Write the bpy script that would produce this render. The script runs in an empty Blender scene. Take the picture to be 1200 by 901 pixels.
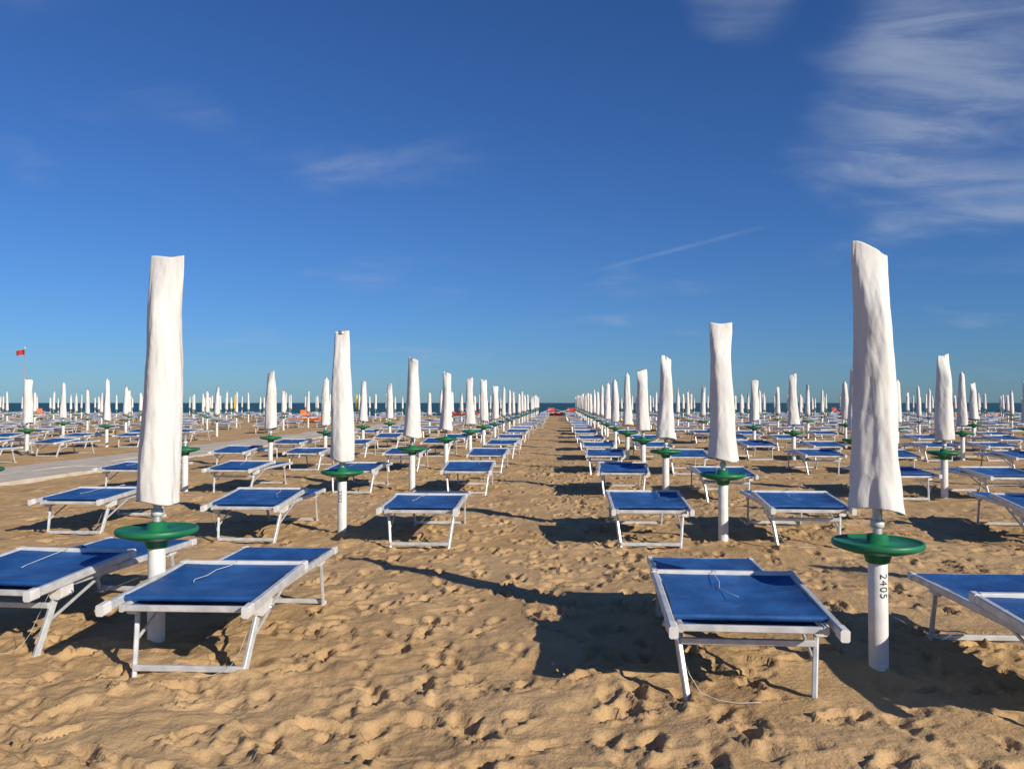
import bpy, math, random
import numpy as np
from mathutils import Vector, Matrix
random.seed(7); rng=np.random.default_rng(11)
scene=bpy.context.scene
F=967.0; CAMH=1.5
# ------------------------------------------------------------ noise
TAB=rng.random((256,256))
def vnoise(x,y,s=0):
    x=np.asarray(x,float)+s*17.3; y=np.asarray(y,float)+s*41.7
    xi=np.floor(x).astype(int); yi=np.floor(y).astype(int)
    fx=x-xi; fy=y-yi
    fx=fx*fx*fx*(fx*(fx*6-15)+10); fy=fy*fy*fy*(fy*(fy*6-15)+10)
    a=TAB[xi&255,yi&255]; b=TAB[(xi+1)&255,yi&255]; c=TAB[xi&255,(yi+1)&255]; d=TAB[(xi+1)&255,(yi+1)&255]
    return ((a*(1-fx)+b*fx)*(1-fy)+(c*(1-fx)+d*fx)*fy)*2-1
def fbm(x,y,o=3,s=0):
    t=0;a=1.0
    for i in range(o):
        t=t+a*vnoise(x*2**i,y*2**i,s+i*3); a*=.5
    return t
def sstep(a,b,v):
    t=np.clip((v-a)/(b-a),0,1); return t*t*(3-2*t)
def lowh(x,y):
    x=np.asarray(x,float); y=np.asarray(y,float)
    return .022*vnoise(x*.33,y*.33,1)+.012*vnoise(x*.9,y*.9,2)-.75*sstep(94,118,y)
# ------------------------------------------------------------ materials
def newmat(name):
    m=bpy.data.materials.new(name); m.use_nodes=True
    nt=m.node_tree; b=nt.nodes['Principled BSDF']
    return m,nt,b
def N(nt,t,**kw):
    n=nt.nodes.new(t)
    for k,v in kw.items():
        if k in n.inputs.keys(): n.inputs[k].default_value=v
        else: setattr(n,k,v)
    return n
def simple(name,c1,c2,scale=6,rough=.6,metal=0,bump=0,bscale=40,detail=5,stretch=None,bdist=.01,spec=.5,crease=0):
    m,nt,b=newmat(name); L=nt.links.new
    tc=N(nt,'ShaderNodeTexCoord'); mp=N(nt,'ShaderNodeMapping')
    if stretch: mp.inputs['Scale'].default_value=stretch
    L(tc.outputs['Object'],mp.inputs['Vector'])
    n=N(nt,'ShaderNodeTexNoise',Scale=scale,Detail=detail); L(mp.outputs[0],n.inputs['Vector'])
    r=N(nt,'ShaderNodeValToRGB'); r.color_ramp.elements[0].color=(*c1,1); r.color_ramp.elements[1].color=(*c2,1)
    r.color_ramp.elements[0].position=.35; r.color_ramp.elements[1].position=.65
    L(n.outputs['Fac'],r.inputs['Fac']); L(r.outputs['Color'],b.inputs['Base Color'])
    b.inputs['Roughness'].default_value=rough; b.inputs['Metallic'].default_value=metal
    b.inputs['Specular IOR Level'].default_value=spec
    if bump:
        n2=N(nt,'ShaderNodeTexNoise',Scale=bscale,Detail=4.0); L(mp.outputs[0],n2.inputs['Vector'])
        bp=N(nt,'ShaderNodeBump',Strength=bump,Distance=bdist); L(n2.outputs['Fac'],bp.inputs['Height']); L(bp.outputs[0],b.inputs['Normal'])
        if crease:
            n3=N(nt,'ShaderNodeTexNoise',Scale=bscale*.55,Detail=2.0,Distortion=.9); L(mp.outputs[0],n3.inputs['Vector'])
            s=N(nt,'ShaderNodeMath',operation='SUBTRACT'); L(n3.outputs['Fac'],s.inputs[0]); s.inputs[1].default_value=.5
            a=N(nt,'ShaderNodeMath',operation='ABSOLUTE'); L(s.outputs[0],a.inputs[0])
            q=N(nt,'ShaderNodeMapRange'); q.interpolation_type='SMOOTHSTEP'; L(a.outputs[0],q.inputs['Value']); q.inputs['From Max'].default_value=.11; q.inputs['To Min'].default_value=1; q.inputs['To Max'].default_value=0
            b2=N(nt,'ShaderNodeBump',Strength=crease,Distance=bdist*.4); L(q.outputs[0],b2.inputs['Height']); L(bp.outputs[0],b2.inputs['Normal']); L(b2.outputs[0],b.inputs['Normal'])
    return m
M_COVER=simple('white_canvas',(.65,.63,.59),(.76,.75,.71),scale=4,rough=.9,bump=.42,bscale=11,stretch=(1,1,.42),bdist=.022,spec=.1,crease=.16)
M_POLE=simple('painted_pole',(.64,.63,.60),(.76,.75,.73),scale=9,rough=.45,bump=.2,bscale=60,bdist=.002)
M_STEEL=simple('grey_steel',(.42,.43,.43),(.58,.58,.57),scale=20,rough=.4,metal=.5)
M_GREEN=simple('green_plastic',(.006,.13,.05),(.015,.19,.075),scale=5,rough=.45,bump=.15,bscale=30,bdist=.003)
M_ALU=simple('aluminium',(.52,.53,.53),(.72,.72,.71),scale=14,rough=.4,metal=.25,bump=.1,bscale=80,bdist=.002)
M_WHITE=simple('white_plastic',(.62,.61,.58),(.76,.75,.72),scale=12,rough=.5)
M_BLUE=simple('blue_mesh_fabric',(.008,.062,.22),(.026,.118,.34),scale=3.5,detail=8,rough=.6,bump=.6,bscale=9,bdist=.02,spec=.4)
M_STRING=simple('white_cord',(.6,.6,.58),(.7,.7,.68),rough=.8)
M_DARK=simple('dark_ink',(.02,.02,.02),(.04,.04,.04),rough=.8)
M_YELLOW=simple('yellow_canvas',(.75,.5,.02),(.82,.58,.04),rough=.8)
M_RED=simple('red_paint',(.45,.02,.015),(.55,.04,.02),rough=.45)
M_ORANGE=simple('orange_paint',(.8,.14,.015),(.85,.2,.02),rough=.5)
M_CONC=simple('concrete_walkway',(.50,.42,.32),(.62,.55,.45),scale=2.2,rough=.9,bump=.4,bscale=30)
MATS=[M_COVER,M_POLE,M_STEEL,M_GREEN,M_ALU,M_WHITE,M_BLUE,M_STRING,M_DARK,M_YELLOW,M_RED,M_ORANGE]
COVER,POLE,STEEL,GREEN,ALU,WHITE,BLUE,STRING,DARK,YELLOW,RED,ORANGE=range(12)
# ------------------------------------------------------------ mesh builder
class B:
    def __init__(s): s.v=[]; s.f=[]; s.m=[]; s.s=[]
    def add(s,vs,fs,mat,smooth=False):
        o=len(s.v); s.v+= [tuple(p) for p in vs]
        for f in fs: s.f.append(tuple(i+o for i in f)); s.m.append(mat); s.s.append(smooth)
    def beam(s,p0,p1,w,h,mat,lo=False,up=(0,0,1)):
        p0=Vector(p0);p1=Vector(p1);d=(p1-p0).normalized();u=Vector(up)
        if abs(d.dot(u))>.95: u=Vector((0,1,0))
        x=d.cross(u).normalized(); z=x.cross(d).normalized()
        w/=2;h/=2
        if lo: pr=[(-w,-h),(w,-h),(w,h),(-w,h)]
        else:
            c=min(w,h)*.35
            pr=[(-w+c,-h),(w-c,-h),(w,-h+c),(w,h-c),(w-c,h),(-w+c,h),(-w,h-c),(-w,-h+c)]
        n=len(pr); vs=[p+x*a+z*b for p in (p0,p1) for a,b in pr]
        fs=[(i,(i+1)%n,n+(i+1)%n,n+i) for i in range(n)]+[tuple(range(n))[::-1],tuple(range(n,2*n))]
        s.add(vs,fs,mat)
    def tube(s,pts,r,mat,n=8):
        vs=[];P=[Vector(p) for p in pts]
        for i,p in enumerate(P):
            d=(P[min(i+1,len(P)-1)]-P[max(i-1,0)]).normalized()
            u=Vector((0,0,1)) if abs(d.z)<.9 else Vector((0,1,0))
            x=d.cross(u).normalized(); z=x.cross(d)
            vs+=[p+x*math.cos(a*2*math.pi/n)*r+z*math.sin(a*2*math.pi/n)*r for a in range(n)]
        fs=[(i*n+j,i*n+(j+1)%n,(i+1)*n+(j+1)%n,(i+1)*n+j) for i in range(len(P)-1) for j in range(n)]
        fs+=[tuple(range(n))[::-1],tuple(range((len(P)-1)*n,len(P)*n))]
        s.add(vs,fs,mat,True)
    def lathe(s,prof,mat,n=24,cx=0,cy=0,smooth=True):
        vs=[(cx+r*math.cos(2*math.pi*j/n),cy+r*math.sin(2*math.pi*j/n),z) for r,z in prof for j in range(n)]
        fs=[(i*n+j,i*n+(j+1)%n,(i+1)*n+(j+1)%n,(i+1)*n+j) for i in range(len(prof)-1) for j in range(n)]
        s.add(vs,fs,mat,smooth)
    def sheet(s,fn,nu,nv,mat):
        vs=[fn(i/nu,j/nv) for j in range(nv+1) for i in range(nu+1)]
        k=nu+1
        s.add(vs,[(j*k+i,j*k+i+1,(j+1)*k+i+1,(j+1)*k+i) for j in range(nv) for i in range(nu)],mat,True)
    def append(s,o,mtx,matmap=None):
        a=np.array(o.v); R=np.array(mtx.to_3x3()); t=np.array(mtx.translation)
        a=a@R.T+t; off=len(s.v); s.v+=a.tolist()
        s.f+=[tuple(i+off for i in f) for f in o.f]
        s.m+=[matmap.get(q,q) for q in o.m] if matmap else o.m
        s.s+=o.s
    def mesh(s,name):
        me=bpy.data.meshes.new(name); me.from_pydata(s.v,[],s.f)
        for m in MATS: me.materials.append(m)
        me.polygons.foreach_set('material_index',s.m); me.polygons.foreach_set('use_smooth',s.s); me.update()
        return me
def obj(name,data,loc=(0,0,0),rz=0,parent=None,scale=1):
    o=bpy.data.objects.new(name,data); scene.collection.objects.link(o)
    o.location=loc; o.rotation_euler=(0,0,rz); o.scale=(scale,)*3
    if parent: o.parent=parent
    return o
# ------------------------------------------------------------ umbrella
def umbrella(H=2.42,zb=.90,rb=.14,rt=.082,lean=0,slant=.02,ns=48,nz=90,seed=0,flat=True,hem=0.0,mid=0.0,cap=False,low=False,cover=COVER,bare=False,yaw=0,hemtilt=.02):
    b=B(); n=10 if low else 28
    b.lathe([(.0,1.02) if bare else (.05,.66),(.052,.655),(.052,-.35)] if not bare else [(.0,.665),(.052,.66),(.052,-.35)],POLE,n)
    b.lathe([(.0001,2.2 if not bare else .95),(.026,2.2 if not bare else .95),(.026,.66)],STEEL,n)
    if low: b.lathe([(.02,.66),(.2,.675),(.24,.695),(.242,.72),(.03,.722)],GREEN,12)
    else:
        b.lathe([(.05,.60),(.062,.605),(.075,.65),(.15,.664),(.212,.682),(.238,.694),(.243,.704),(.243,.716),(.238,.726),(.229,.727),(.222,.719),(.06,.713),(.055,.76),(.03,.765)],GREEN,48)
        b.lathe([(.031,.80),(.036,.80),(.036,.84),(.031,.84)],WHITE,16)
    if bare: return b
    vs=[]
    for k in range(nz+1):
        t=k/nz; z=zb+(H-zb)*t
        r0=rb*(1-t)+rt*t+mid*math.sin(math.pi*t)+ (hem*math.exp(-t*12))
        fl=float(sstep(.72,1,t)) if flat else 0
        for j in range(ns):
            a=2*math.pi*j/ns
            ca,sa=math.cos(a),math.sin(a)
            fold=.05*math.sin(3*a+seed+1.5*t)+.04*math.sin(5*a+seed*2-2.2*t)*(1-.4*t)+.018*math.sin(9*a+seed+3*t)*(1-.5*t)
            cr=0
            if not low:
                q=seed*3.1
                v1=float(vnoise(ca*2.6+z*1.8+q,z*3.5+sa*2.4,seed+5))
                cr=.05*float(vnoise(ca*2.0+sa*1.1+q,z*4+sa*2,seed))+.045*(abs(v1)-.3)+.02*float(vnoise(ca*5+q,z*10+sa*5,seed+1))+.008*float(vnoise(a*9,z*22+ca*3,seed+2))
            r=r0*(1+fold+cr)
            x=r*ca*(1+.22*fl); y=r*sa*(1-.72*fl)
            if not flat: 
                e=1-.8*sstep(.93,1,t); x*=e;y*=e
            zz=z+slant*fl*(-ca)
            if flat and t>.97: zz+=.008*math.sin(2.2*a+seed)
            if t<.12: zz+=(1-t/.12)*(.012*math.sin(2*a+seed)-hemtilt*ca)
            wob=.012*math.sin(t*5+seed)*(1 if not low else .6)
            vs.append((x+lean*(t-.0)+wob*t*(1-t)*3,y,zz))
    fs=[(k*ns+j,k*ns+(j+1)%ns,(k+1)*ns+(j+1)%ns,(k+1)*ns+j) for k in range(nz) for j in range(ns)]
    o=len(vs)
    vs.append((lean,0,H-(.01 if flat else -.01))); fs+=[(nz*ns+j,nz*ns+(j+1)%ns,o) for j in range(ns)]
    for j in range(ns):
        vs.append((vs[j][0]*.3,vs[j][1]*.3,zb+.10))
    fs+=[((j+1)%ns,j,o+1+j,o+1+(j+1)%ns) for j in range(ns)]
    if yaw:
        c,s_=math.cos(yaw),math.sin(yaw); vs=[(x*c-y*s_,x*s_+y*c,z) for x,y,z in vs]
    b.add(vs,fs,cover,True)
    if cap: b.lathe([(.0001,H+.012),(.02,H+.012),(.036,H+.004),(.04,H-.025)],STEEL,16 if not low else 8,cx=lean)
    return b
# ------------------------------------------------------------ lounger
def lounger(variant=0,low=False,seed=0):
    b=B(); rs=random.Random(seed)
    bm=lambda p0,p1,w,h,m:b.beam(p0,p1,w,h,m,lo=low)
    Lm=1.92; zr=.372; lift=[0,.02,.035,.01][seed%4]
    for sx in (-1,1):
        bm((sx*.345,.10,zr),(sx*.345,Lm,zr),.026,.042,ALU)
        bm((sx*.394,.0,.392-lift*.3),(sx*.394,.98,.438+lift),.036,.05,ALU)
        bm((sx*.352,.30,.365),(sx*.30,.16,-.06),.026,.038,ALU)
        bm((sx*.322,1.62,.36),(sx*.305,1.76,-.05),.022,.034,ALU)
        if not low:
            b.beam((sx*.365,.25,.345),(sx*.365,.37,.355),.07,.085,WHITE)
            b.beam((sx*.394,-.03,.39-lift*.3),(sx*.394,.05,.395-lift*.3),.044,.062,WHITE)
            b.beam((sx*.394,.95,.437+lift),(sx*.394,1.01,.44+lift),.042,.058,WHITE)
            b.beam((sx*.345,1.88,zr),(sx*.345,1.94,zr),.034,.05,WHITE)
            b.tube([(sx*.34,.34,.33),(sx*.41,.34,.33)],.014,STEEL)
            b.beam((sx*.322,1.58,.345),(sx*.322,1.68,.35),.03,.06,WHITE)
            b.beam((sx*.325,.22,.16),(sx*.338,.75,.355),.012,.018,ALU)
            b.beam((sx*.305,1.72,-.02),(sx*.305,1.79,.0),.03,.05,WHITE)
    bm((-.36,.115,zr),(.36,.115,zr),.026,.034,ALU)
    bm((-.345,Lm-.015,zr+.002),(.345,Lm-.015,zr+.002),.026,.034,ALU)
    bm((-.38,.968,.455+lift),(.38,.968,.455+lift),.042,.03,WHITE)
    if not low: 
        bm((-.34,1.07,zr+.02),(.34,1.07,zr+.02),.03,.022,ALU)
    bm((-.38,.2,.408),(.38,.2,.408),.028,.02,ALU)
    bm((-.305,1.755,.025),(.305,1.755,.025),.024,.034,ALU)
    if variant==0: bm((-.33,.245,.27),(.33,.245,.27),.022,.034,ALU)
    else: bm((-.31,.17,.03),(.31,.17,.03),.024,.034,ALU)
    nu,nv=(2,3) if low else (14,30)
    def cl(y0,y1,hw,z0,z1,sag,sd):
        def f(u,v):
            s=math.sin(math.pi*u)**.6*math.sin(math.pi*v)**.5 if 0<u<1 and 0<v<1 else 0
            w=0 if low else (.008*float(vnoise(u*4,v*9,sd))+.006*float(vnoise(u*9+v*4,v*5,sd+3)))*min(1,s*2)
            return ((u*2-1)*hw*(1-.035*math.sin(math.pi*v)), y0+(y1-y0)*v, z0+(z1-z0)*v-sag*s+w)
        return f
    b.sheet(cl(.20,.955,.375,.42,.452+lift,.025,seed),nu,nv,BLUE)
    b.sheet(cl(.12,1.0,.33,.378,.378,.05,seed+2),nu,nv,BLUE)
    b.sheet(cl(1.0,Lm-.02,.334,.385,.392,.028,seed+5),nu,nv,BLUE)
    if not low:
        b.sheet(lambda u,v:((u*2-1)*.372,.2+.022*math.cos(math.pi*(v*1.6-.3)),.408+.018*math.sin(math.pi*(v*1.6-.3))),6,8,BLUE)
        px=rs.uniform(-.1,.15); q=rs.uniform(-.05,.05); zl=lift
        b.tube([(px,.965,.472+zl),(px+.02,.92,.474+zl),(px+.005,.86,.462+zl*.9),(px-.02+q,.78,.448+zl*.8),(px-.035+q,.68,.434+zl*.7),(px-.03+q*2,.58,.430+zl*.6),(px-.0+q*2,.5,.432+zl*.5)],.0018,STRING,5)
        sx=rs.choice([-1,1])
        b.tube([(sx*.38,.22,.40),(sx*.365,.18,.33),(sx*.335,.15,.23),(sx*.30,.13,.13),(sx*.25,.115,.05),(sx*.17,.10,.02),(sx*.08,.08,.015),(-sx*.05,.1,.015)],.0015,STRING,5)
    return b
# variants
UV=[umbrella(H=2.20,rb=.135,rt=.08,seed=1,ns=32,nz=50,slant=.02,mid=.01),
    umbrella(H=2.24,rb=.13,rt=.07,seed=2,ns=32,nz=50,flat=False,mid=.012,lean=.02,cap=True),
    umbrella(H=2.16,rb=.15,rt=.085,seed=3,ns=32,nz=50,slant=-.02,lean=-.02),
    umbrella(H=2.26,rb=.125,rt=.055,seed=4,ns=32,nz=50,flat=False,lean=.0,hem=.01),
    umbrella(H=2.18,rb=.14,rt=.075,seed=5,ns=32,nz=50,slant=.03,lean=.015,hem=.02)]
UM=[u.mesh('beach_umbrella_mesh_%d'%i) for i,u in enumerate(UV)]
LM=[lounger(i%2,False,i+1).mesh('lounger_mesh_%d'%i) for i in range(4)]
ULOW=[umbrella(H=2.10+.035*i,rb=.13-.01*i,rt=.075-.008*i,seed=i,ns=12,nz=9,low=True,flat=(i%2==0),lean=.02*(i-1.5)) for i in range(4)]
LLOW=lounger(0,True)
MOUNDS=[]
def gz(x,y): return float(lowh(x,y))
def place_umb(x,y,me,rz=0,s=1):
    MOUNDS.append((x,y,.12,.028)); return obj('beach_umbrella',me,(x,y,gz(x,y)),rz,scale=s)
def place_bed(x,y,me=None,rz=0,sx=1.0):
    o=obj('sun_lounger',me or random.choice(LM),(x,y,gz(x,y+.8)+.005),rz); o.scale.x=sx
    for lx,ly in ((-.31,.17),(.31,.17),(-.305,1.755),(.305,1.755)):
        lx*=sx
        MOUNDS.append((x+lx*math.cos(rz)-ly*math.sin(rz),y+lx*math.sin(rz)+ly*math.cos(rz),.06,.016))
    return o
# hero row
u1=place_umb(1.77,4.75,umbrella(H=2.37,zb=.90,rb=.13,rt=.078,lean=-.03,slant=.042,seed=11,hem=.014,mid=.006,ns=80,nz=160,hemtilt=.022).mesh('umbrella_hero_r'))
u2=place_umb(-2.5,5.0,umbrella(H=2.41,zb=.885,rb=.128,rt=.084,lean=.045,slant=-.004,seed=12,mid=.004,ns=80,nz=160,hemtilt=.006).mesh('umbrella_hero_l'))
u3=place_umb(1.74,9.0,umbrella(H=2.34,zb=.87,rb=.14,rt=.096,lean=-.02,slant=.0,seed=13,hem=.03,ns=48,nz=80).mesh('umbrella_r2'))
u4=place_umb(-2.5,9.35,umbrella(H=2.32,zb=.84,rb=.13,rt=.066,lean=-.01,slant=.0,seed=14,mid=.016,flat=True,cap=True,ns=48,nz=80).mesh('umbrella_l2'))
place_bed(.955,4.10,LM[0],math.radians(-1.2),1.03)
place_bed(2.64,3.62,LM[2],math.radians(0),1.05)
place_bed(-2.05,4.30,LM[3],math.radians(.4),1.0)
place_bed(-3.44,4.60,LM[2],math.radians(-4),1.05)
place_bed(.93,8.45,LM[1],.01); place_bed(2.52,8.45,LM[0],-.03)
place_bed(-3.38,8.55,LM[1],.0); place_bed(-1.47,8.4,LM[3],.01)
# number painted on the posts
def number(txt,par,zt,ang0=0.0):
    cu=bpy.data.curves.new('n','FONT'); cu.body=txt; cu.size=.062; cu.extrude=.0; cu.space_character=1.15
    o=bpy.data.objects.new('tmp',cu); scene.collection.objects.link(o)
    bpy.context.view_layer.update()
    me=bpy.data.meshes.new_from_object(o.evaluated_get(bpy.context.evaluated_depsgraph_get()))
    bpy.data.objects.remove(o)
    r=.0535
    for v in me.vertices:
        u,w=v.co.x,v.co.y; a=(w-.02)/r+ang0
        v.co=(r*math.sin(a),-r*math.cos(a),zt-u)
    me.materials.clear(); me.materials.append(M_DARK)
    obj('painted_number',me,parent=par)
number('2405',u1,.55,.25); number('2302',u4,.50,-.2)
# the grid
far_u=B(); far_b=B()
def far_um(x,y,mm=None):
    far_u.append(random.choice(ULOW),Matrix.Translation((x,y,gz(x,y)))@Matrix.Rotation(random.uniform(0,6.28),4,'Z')@Matrix.Scale(random.uniform(.95,1.06),4),mm)
def far_bed(x,y):
    far_b.append(LLOW,Matrix.Translation((x,y,gz(x,y+.8)))@Matrix.Rotation(random.gauss(0,.07),4,'Z'))
cols=[(-2.5,5.0,4.4,.9),(-6.5,5.0,4.4,.9)]+[(-15.2-4.3*k,5.0,4.4,.88) for k in range(19)]
cols+=[(1.74+4.32*k,4.65,4.35,.78) for k in range(21)]
bare=umbrella(bare=True).mesh('bare_post')
for cx,y0,s,off in cols:
    for i in range(0,22):
        y=y0+s*i
        if y>96 or abs(cx)>.80*y+9: continue
        if abs(cx)<3 and i<2: continue
        if cx<-14 and i<3: continue
        outer=abs(cx)>7
        x=cx+random.gauss(0,.12 if outer else .06); yy=y+random.gauss(0,.16 if outer else .08)
        if abs(cx)<3: x=cx+random.gauss(0,.025)
        if cx==-6.5 and i==1: x,yy=-6.86,9.4
        if y<32:
            if cx==-6.5 and i==2: obj('umbrella_post_with_table',bare,(x,yy,gz(x,yy)))
            else:
                sc=random.uniform(.985,1.03) if i>2 else 1.03
                place_umb(x,yy,random.choice(UM),random.uniform(-.5,.5)+random.choice([0,math.pi]),sc)
            for sd in (-1,1):
                bx=x+sd*off
                if cx==-6.5 and i==1 and sd==1: bx=-5.62
                if random.random()<(.85 if cx<-14 else .96) or (i<3): place_bed(bx+random.gauss(0,.08),yy-.6+random.gauss(0,.15),None,random.gauss(0,.06))
        else:
            if random.random()<(.86 if cx<-14 else .95): far_um(x,yy)
            for sd in (-1,1):
                if random.random()<(.72 if cx<-14 else .88): far_bed(x+sd*off+random.gauss(0,.1),yy-.6+random.gauss(0,.25))
for x,y in ((-40,61),(9.5,62),(23,64),(14.2,70),(-31,72),(31.5,58),(40,66),(-22,80),(19,82)):
    far_um(x+2,y,{COVER:YELLOW})
obj('distant_beach_umbrellas',far_u.mesh('distant_umbrellas'))
obj('distant_sun_loungers',far_b.mesh('distant_loungers'))
# ------------------------------------------------------------ flag mast
b=B(); b.lathe([(.0001,5.6),(.025,5.6),(.045,-.3)],STEEL,12); b.lathe([(.0001,5.72),(.06,5.68),(.06,5.62),(.0001,5.58)],WHITE,10)
b.sheet(lambda u,v:(-.03-u*.62,.06*math.sin(u*6),5.5-.38*v-.05*u+.03*math.sin(u*5)),12,5,RED)
obj('beach_flag_mast',b.mesh('flag'),(-40.4,60,gz(-39.6,60)))
# ------------------------------------------------------------ rescue catamaran rowboats
def rowboat(col):
    b=B()
    for sx in (-.45,.45):
        secs=[]; K=12; n=10
        for k in range(K+1):
            t=k/K; w=.16*math.sin(math.pi*(.06+.88*t))**.5; lift=.22*max(0,abs(t-.5)*2-.55)**1.5*3
            for j in range(n):
                a=2*math.pi*j/n
                secs.append((sx+w*math.cos(a),-1.9+3.8*t,.22+lift+.18*math.sin(a)*(.4+.6*w/.16)))
        fs=[(k*n+j,k*n+(j+1)%n,(k+1)*n+(j+1)%n,(k+1)*n+j) for k in range(K) for j in range(n)]+[tuple(range(n))[::-1],tuple(range(K*n,K*n+n))]
        b.add(secs,fs,col,True)
    for y in (-.9,-.1,.8): b.beam((-.6,y,.42),(.6,y,.42),.12,.05,WHITE)
    b.beam((-.45,.1,.62),(.45,.1,.62),.3,.05,col); b.beam((-.45,.26,.8),(.45,.26,.8),.04,.35,col)
    for sx in (-1,1):
        b.beam((sx*.4,.1,.42),(sx*.4,.1,.62),.05,.05,WHITE); b.tube([(sx*.3,-.2,.8),(sx*1.9,-.5,.35)],.025,WHITE,6)
    return b.mesh('rescue_rowboat_mesh')
rr=rowboat(RED); ro=rowboat(ORANGE)
for x,y,m,a in ((-1.0,98,rr,.5),(1.3,99.5,rr,.2),(-19,61,ro,1.1),(-46,70,ro,.6),(36,74,ro,1.9),(30,92,rr,.7),(-11,92,rr,1.4)):
    obj('rescue_rowboat',m,(x,y,gz(x,y)),a)
# ------------------------------------------------------------ sand
def steps(a,b_,f):
    o=[a]
    while o[-1]<b_: o.append(o[-1]+f(o[-1]))
    return np.array(o)
xp=steps(0,3500,lambda x:.017 if x<3.2 else .017+ (x-3.2)*.009 if x<60 else (x-3.2)*.12)
X=np.concatenate([-xp[:0:-1],xp])
yp=steps(1.2,122,lambda y:max(.014,.0040*y))
yn=-steps(-1.1,400,lambda y:.04+ (y+1.2)*.15)
Y=np.concatenate([yn[::-1],yp])
GX,GY=np.meshgrid(X,Y)
Z=lowh(GX,GY)
near=1-sstep(60,110,GY)
ch=np.clip(.8+.7*vnoise(GX*.8,GY*.6,12),.2,1.4)
Z+=near*(.018*vnoise(GX*2.3,GY*2.3,5)+ch*(.012*vnoise(GX*4.9,GY*4.9,6)+.008*vnoise(GX*9.5+.6*vnoise(GX*4,GY*4,2),GY*9.5,7)*(GY<40)+.0035*vnoise(GX*23,GY*23,8)*(GY<16)))
D=np.zeros_like(Z)
def win(cx,cy,R):
    i0,i1=np.searchsorted(X,[cx-R,cx+R]); j0,j1=np.searchsorted(Y,[cy-R,cy+R]); return i0,i1,j0,j1
def stamp(cx,cy,ang,dep,Ls,Ws):
    i0,i1,j0,j1=win(cx,cy,Ls*1.7)
    if i1<=i0 or j1<=j0: return
    dx=GX[j0:j1,i0:i1]-cx; dy=GY[j0:j1,i0:i1]-cy
    c,s=math.cos(ang),math.sin(ang)
    u=(dx*c+dy*s)/Ls; v=(-dx*s+dy*c)/(Ws*(1+.25*np.tanh(u*2)))
    r=np.sqrt(u*u+v*v+1e-9)
    r=r*(1+.28*vnoise(dx*19+cx*3,dy*19+cy*5,4))
    d=-dep*(1-sstep(.5,1.0,r))*(1+.4*u)+dep*.5*np.exp(-((r-1.18)/.2)**2)*(1+.6*np.clip(-u,-1,1))
    D[j0:j1,i0:i1]=np.where(np.abs(D[j0:j1,i0:i1])>np.abs(d),D[j0:j1,i0:i1]*.85+d*.4,D[j0:j1,i0:i1]*.25+d)
for k in range(6000):
    cy=1.5+ (rng.random()**1.2)*27; cx=(rng.random()*2-1)*(3+cy*.75)
    a=rng.normal(math.pi/2,.9) if rng.random()<.7 else rng.random()*6.28
    stamp(cx,cy,a,rng.uniform(.009,.034)*(1.5 if rng.random()<.15 else 1),rng.uniform(.09,.15),rng.uniform(.04,.065))
for t in range(26):
    x0=rng.uniform(-1.6,1.2) if t<12 else rng.uniform(-9,9); y=rng.uniform(1.6,5 if t<12 else 16); a=math.pi/2+rng.normal(0,.12 if t<12 else .7)
    for k in range(26 if t<12 else 12):
        sd=1 if k%2 else -1
        stamp(x0-sd*.09*math.sin(a),y+sd*.09*math.cos(a),a+sd*-.12,rng.uniform(.022,.04),.135,.05)
        x0+=math.cos(a)*.62; y+=math.sin(a)*.62; a+=rng.normal(0,.03)
D*=(1-sstep(20,30,GY))
Z+=D+np.abs(D)*(GY<14)*(.35*vnoise(GX*26,GY*26,13)+.28*vnoise(GX*45,GY*45,14))
for cx,cy,R,h in MOUNDS:
    i0,i1,j0,j1=win(cx,cy,R*2.5)
    if i1<=i0 or j1<=j0: continue
    dx=GX[j0:j1,i0:i1]-cx; dy=GY[j0:j1,i0:i1]-cy
    Z[j0:j1,i0:i1]+=h*np.exp(-(dx*dx+dy*dy)/(R*R))*(1+.5*vnoise(GX[j0:j1,i0:i1]*18,GY[j0:j1,i0:i1]*18,3))
nx,ny=len(X),len(Y)
co=np.stack([GX,GY,Z],-1).reshape(-1,3).astype(np.float32)
idx=np.arange(nx*ny).reshape(ny,nx)
q=np.stack([idx[:-1,:-1],idx[:-1,1:],idx[1:,1:],idx[1:,:-1]],-1).reshape(-1,4).astype(np.int32)
me=bpy.data.meshes.new('sand'); me.vertices.add(len(co)); me.vertices.foreach_set('co',co.ravel())
me.loops.add(q.size); me.loops.foreach_set('vertex_index',q.ravel())
me.polygons.add(len(q)); me.polygons.foreach_set('loop_start',np.arange(0,q.size,4,dtype=np.int32))
me.polygons.foreach_set('use_smooth',np.ones(len(q),bool)); me.update(calc_edges=True)
print('sand verts',len(co))
m,nt,bs=newmat('sand_material'); L=nt.links.new
tc=N(nt,'ShaderNodeTexCoord')
n1=N(nt,'ShaderNodeTexNoise',Scale=.9,Detail=5.0,Roughness=.65); n2=N(nt,'ShaderNodeTexNoise',Scale=220.0,Detail=2.0); n3=N(nt,'ShaderNodeTexNoise',Scale=30.0,Detail=4.0,Roughness=.7)
n4=N(nt,'ShaderNodeTexNoise',Scale=5.0,Detail=4.0,Roughness=.65)
for n in (n1,n2,n3,n4): L(tc.outputs['Object'],n.inputs['Vector'])
r=N(nt,'ShaderNodeValToRGB'); e=r.color_ramp.elements
e[0].position=.3; e[0].color=(.455,.29,.14,1); e[1].position=.7; e[1].color=(.61,.412,.215,1)
L(n1.outputs['Fac'],r.inputs['Fac'])
mr=N(nt,'ShaderNodeMapRange'); mr.inputs['From Min'].default_value=.3; mr.inputs['From Max'].default_value=.7; mr.inputs['To Min'].default_value=.80; mr.inputs['To Max'].default_value=1.13
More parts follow.
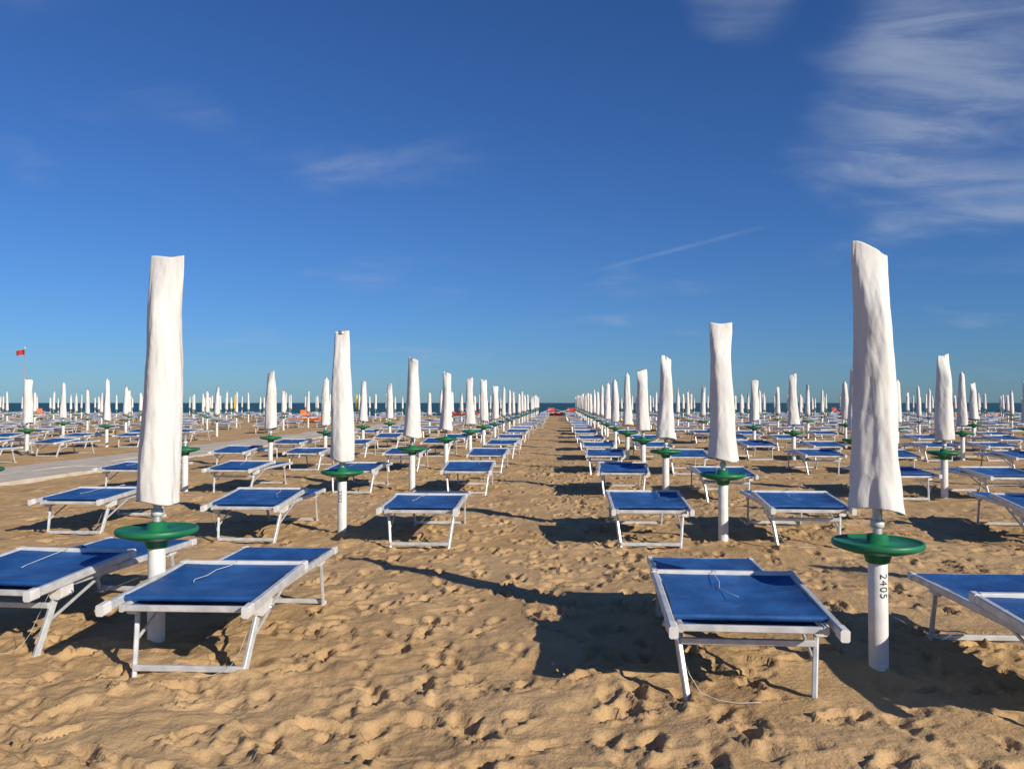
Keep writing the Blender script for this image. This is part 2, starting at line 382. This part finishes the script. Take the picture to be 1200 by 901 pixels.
L(n2.outputs['Fac'],mr.inputs['Value'])
mx=N(nt,'ShaderNodeVectorMath',operation='SCALE'); L(r.outputs['Color'],mx.inputs[0]); L(mr.outputs[0],mx.inputs['Scale'])
L(mx.outputs[0],bs.inputs['Base Color']); bs.inputs['Roughness'].default_value=.95; bs.inputs['Specular IOR Level'].default_value=.1
b1=N(nt,'ShaderNodeBump',Strength=.55,Distance=.03); L(n4.outputs['Fac'],b1.inputs['Height'])
b2=N(nt,'ShaderNodeBump',Strength=.9,Distance=.012); L(n3.outputs['Fac'],b2.inputs['Height']); L(b1.outputs[0],b2.inputs['Normal'])
b3=N(nt,'ShaderNodeBump',Strength=.5,Distance=.002); L(n2.outputs['Fac'],b3.inputs['Height']); L(b2.outputs[0],b3.inputs['Normal'])
L(b3.outputs[0],bs.inputs['Normal'])
me.materials.append(m); obj('sand_beach',me)
# ------------------------------------------------------------ walkway: concrete slabs
wb=B()
for k in range(60):
    y=8+k*1.5
    if y>92: break
    for x0 in (-12.5,-11.3):
        x=x0+.02*random.uniform(-1,1); z=.0+gz(-11.3,y)*.5+random.uniform(-.006,.006)
        wb.beam((x+.59,y,z),(x+.59,y+1.485,z+random.uniform(-.006,.006)),1.18,.10,0)
me=bpy.data.meshes.new('walk'); me.from_pydata(wb.v,[],wb.f); me.materials.append(M_CONC); obj('concrete_walkway',me)
# ------------------------------------------------------------ sea
sx=np.concatenate([[-9000,-3000,-1000],np.linspace(-400,400,161),[1000,3000,9000]])
sy=np.concatenate([np.linspace(96,220,63),np.geomspace(225,12000,40)])
SX,SY=np.meshgrid(sx,sy); SZ=-.33+.06*fbm(SX*.05,SY*.35,3,3)*(1-sstep(250,900,SY))
k=len(sx); me=bpy.data.meshes.new('sea')
me.from_pydata(np.stack([SX,SY,SZ],-1).reshape(-1,3).tolist(),[],[(j*k+i,j*k+i+1,(j+1)*k+i+1,(j+1)*k+i) for j in range(len(sy)-1) for i in range(k-1)])
me.polygons.foreach_set('use_smooth',[True]*len(me.polygons))
m,nt,bs=newmat('sea_water'); L=nt.links.new
tc=N(nt,'ShaderNodeTexCoord'); mp=N(nt,'ShaderNodeMapping'); mp.inputs['Scale'].default_value=(.12,.6,1); L(tc.outputs['Object'],mp.inputs['Vector'])
n=N(nt,'ShaderNodeTexNoise',Scale=1.0,Detail=8.0,Roughness=.65); L(mp.outputs[0],n.inputs['Vector'])
r=N(nt,'ShaderNodeValToRGB'); e=r.color_ramp.elements
e[0].position=.3;e[0].color=(.012,.06,.08,1); e[1].position=.66; e[1].color=(.03,.11,.125,1); x=e.new(.72); x.color=(.5,.55,.55,1)
L(n.outputs['Fac'],r.inputs['Fac']); L(r.outputs['Color'],bs.inputs['Base Color']); bs.inputs['Roughness'].default_value=.5; bs.inputs['Specular IOR Level'].default_value=.2
bp=N(nt,'ShaderNodeBump',Strength=1.0,Distance=.5); L(n.outputs['Fac'],bp.inputs['Height']); L(bp.outputs[0],bs.inputs['Normal'])
me.materials.append(m); obj('sea',me)
# ------------------------------------------------------------ camera
cd=bpy.data.cameras.new('camera'); cam=obj('camera',cd,(0,0,CAMH)); cd.sensor_width=36; cd.lens=F/1200*36; cd.clip_end=30000; cd.clip_start=.05
cam.rotation_euler=(math.radians(90+1.27),0,math.radians(3.37)); scene.camera=cam
Rm=cam.rotation_euler.to_matrix()
def pix(px,py): return (Rm@Vector(((px-600)/F,-(py-450.5)/F,-1))).normalized()
# ------------------------------------------------------------ sun + sky
el=math.radians(25.8); az=math.atan2(3.8,-3.28)
sd=Vector((math.sin(az)*math.cos(el),math.cos(az)*math.cos(el),math.sin(el)))
sl=bpy.data.lights.new('sun','SUN'); sl.energy=5.0; sl.angle=math.radians(.5); sl.color=(1,.91,.77)
so=obj('sun',sl,(0,0,50)); so.rotation_euler=(-sd).to_track_quat('-Z','Y').to_euler()
w=bpy.data.worlds.new('World'); scene.world=w; w.use_nodes=True; nt=w.node_tree; L=nt.links.new
bg=nt.nodes['Background']; bg.inputs['Strength'].default_value=.1
sk=N(nt,'ShaderNodeTexSky'); sk.sky_type='NISHITA'; sk.sun_disc=False; sk.sun_elevation=el; sk.sun_rotation=az
sk.air_density=1.0; sk.dust_density=.2; sk.ozone_density=3.0
tint=N(nt,'ShaderNodeVectorMath',operation='MULTIPLY'); L(sk.outputs[0],tint.inputs[0]); tint.inputs[1].default_value=(.29,.52,.90)
tc=N(nt,'ShaderNodeTexCoord'); D3=tc.outputs['Generated']
def math_(op,a,b_=None,c=None,clamp=False):
    n=nt.nodes.new('ShaderNodeMath'); n.operation=op; n.use_clamp=clamp
    for i,v in enumerate((a,b_,c)):
        if v is None: continue
        if isinstance(v,(int,float)): n.inputs[i].default_value=v
        else: L(v,n.inputs[i])
    return n.outputs[0]
def dot(vec):
    n=nt.nodes.new('ShaderNodeVectorMath'); n.operation='DOT_PRODUCT'; L(D3,n.inputs[0]); n.inputs[1].default_value=vec; return n.outputs['Value']
def ss(v,a,b_,lo=0,hi=1):
    n=nt.nodes.new('ShaderNodeMapRange'); n.interpolation_type='SMOOTHSTEP'; L(v,n.inputs['Value'])
    n.inputs['From Min'].default_value=a; n.inputs['From Max'].default_value=b_; n.inputs['To Min'].default_value=lo; n.inputs['To Max'].default_value=hi; return n.outputs[0]
sp=N(nt,'ShaderNodeSeparateXYZ'); L(D3,sp.inputs[0])
zc=math_('ADD',math_('MAXIMUM',sp.outputs['Z'],.0),.22)
cb=N(nt,'ShaderNodeCombineXYZ'); L(math_('DIVIDE',sp.outputs['X'],zc),cb.inputs[0]); L(math_('DIVIDE',sp.outputs['Y'],zc),cb.inputs[1])
def cnoise(rot,scl,loc,scale,detail,rough,dist_):
    mp=N(nt,'ShaderNodeMapping'); L(cb.outputs[0],mp.inputs['Vector']); mp.inputs['Rotation'].default_value=(0,0,rot); mp.inputs['Scale'].default_value=scl; mp.inputs['Location'].default_value=loc
    cn=N(nt,'ShaderNodeTexNoise',Scale=scale,Detail=detail,Roughness=rough,Distortion=dist_); L(mp.outputs[0],cn.inputs['Vector']); return cn
cn=cnoise(.9,(1,1.4,1),(.35,.2,0),2.2,7.0,.5,.3)
cn2=cnoise(.55,(1,3.2,1),(1.3,.7,0),2.4,9.0,.6,.8)
def blob(px,py,outer,amp):
    return math_('MULTIPLY',ss(dot(pix(px,py)),math.cos(math.radians(outer)),1),amp)
mask=blob(1170,120,13,.26)
for a_ in ((1040,150,8,.14),(1180,10,9,.10),(865,-15,5,.26),(200,95,16,.05),(560,330,16,.05)): mask=math_('ADD',mask,blob(*a_))
cloud=math_('MULTIPLY',ss(math_('ADD',cn.outputs['Fac'],mask),.56,1.0,0,.60),ss(cn2.outputs['Fac'],.30,.66,.25,1))
a=pix(660,327); c=pix(925,258); nn=a.cross(c).normalized(); tv=(c-a).normalized()
dist=math_('ABSOLUTE',dot(nn)); ta,tb=a.dot(tv),c.dot(tv)
line=math_('MULTIPLY',ss(dist,.0004,.0038,1,0),math_('MULTIPLY',ss(dot(tv),ta,ta+(tb-ta)*.55),ss(dot(tv),ta+(tb-ta)*.7,tb,1,0)))
line=math_('MULTIPLY',math_('MULTIPLY',line,.2),ss(cn.outputs['Fac'],.2,.6))
fac=math_('ADD',cloud,line,clamp=True)
mixc=N(nt,'ShaderNodeMix',data_type='RGBA'); L(fac,mixc.inputs[0]); L(tint.outputs[0],mixc.inputs[6]); mixc.inputs[7].default_value=(4.0,4.7,6.0,1)
L(mixc.outputs[2],bg.inputs['Color'])
scene.view_settings.view_transform='Standard'; scene.view_settings.look='None'; scene.view_settings.exposure=0
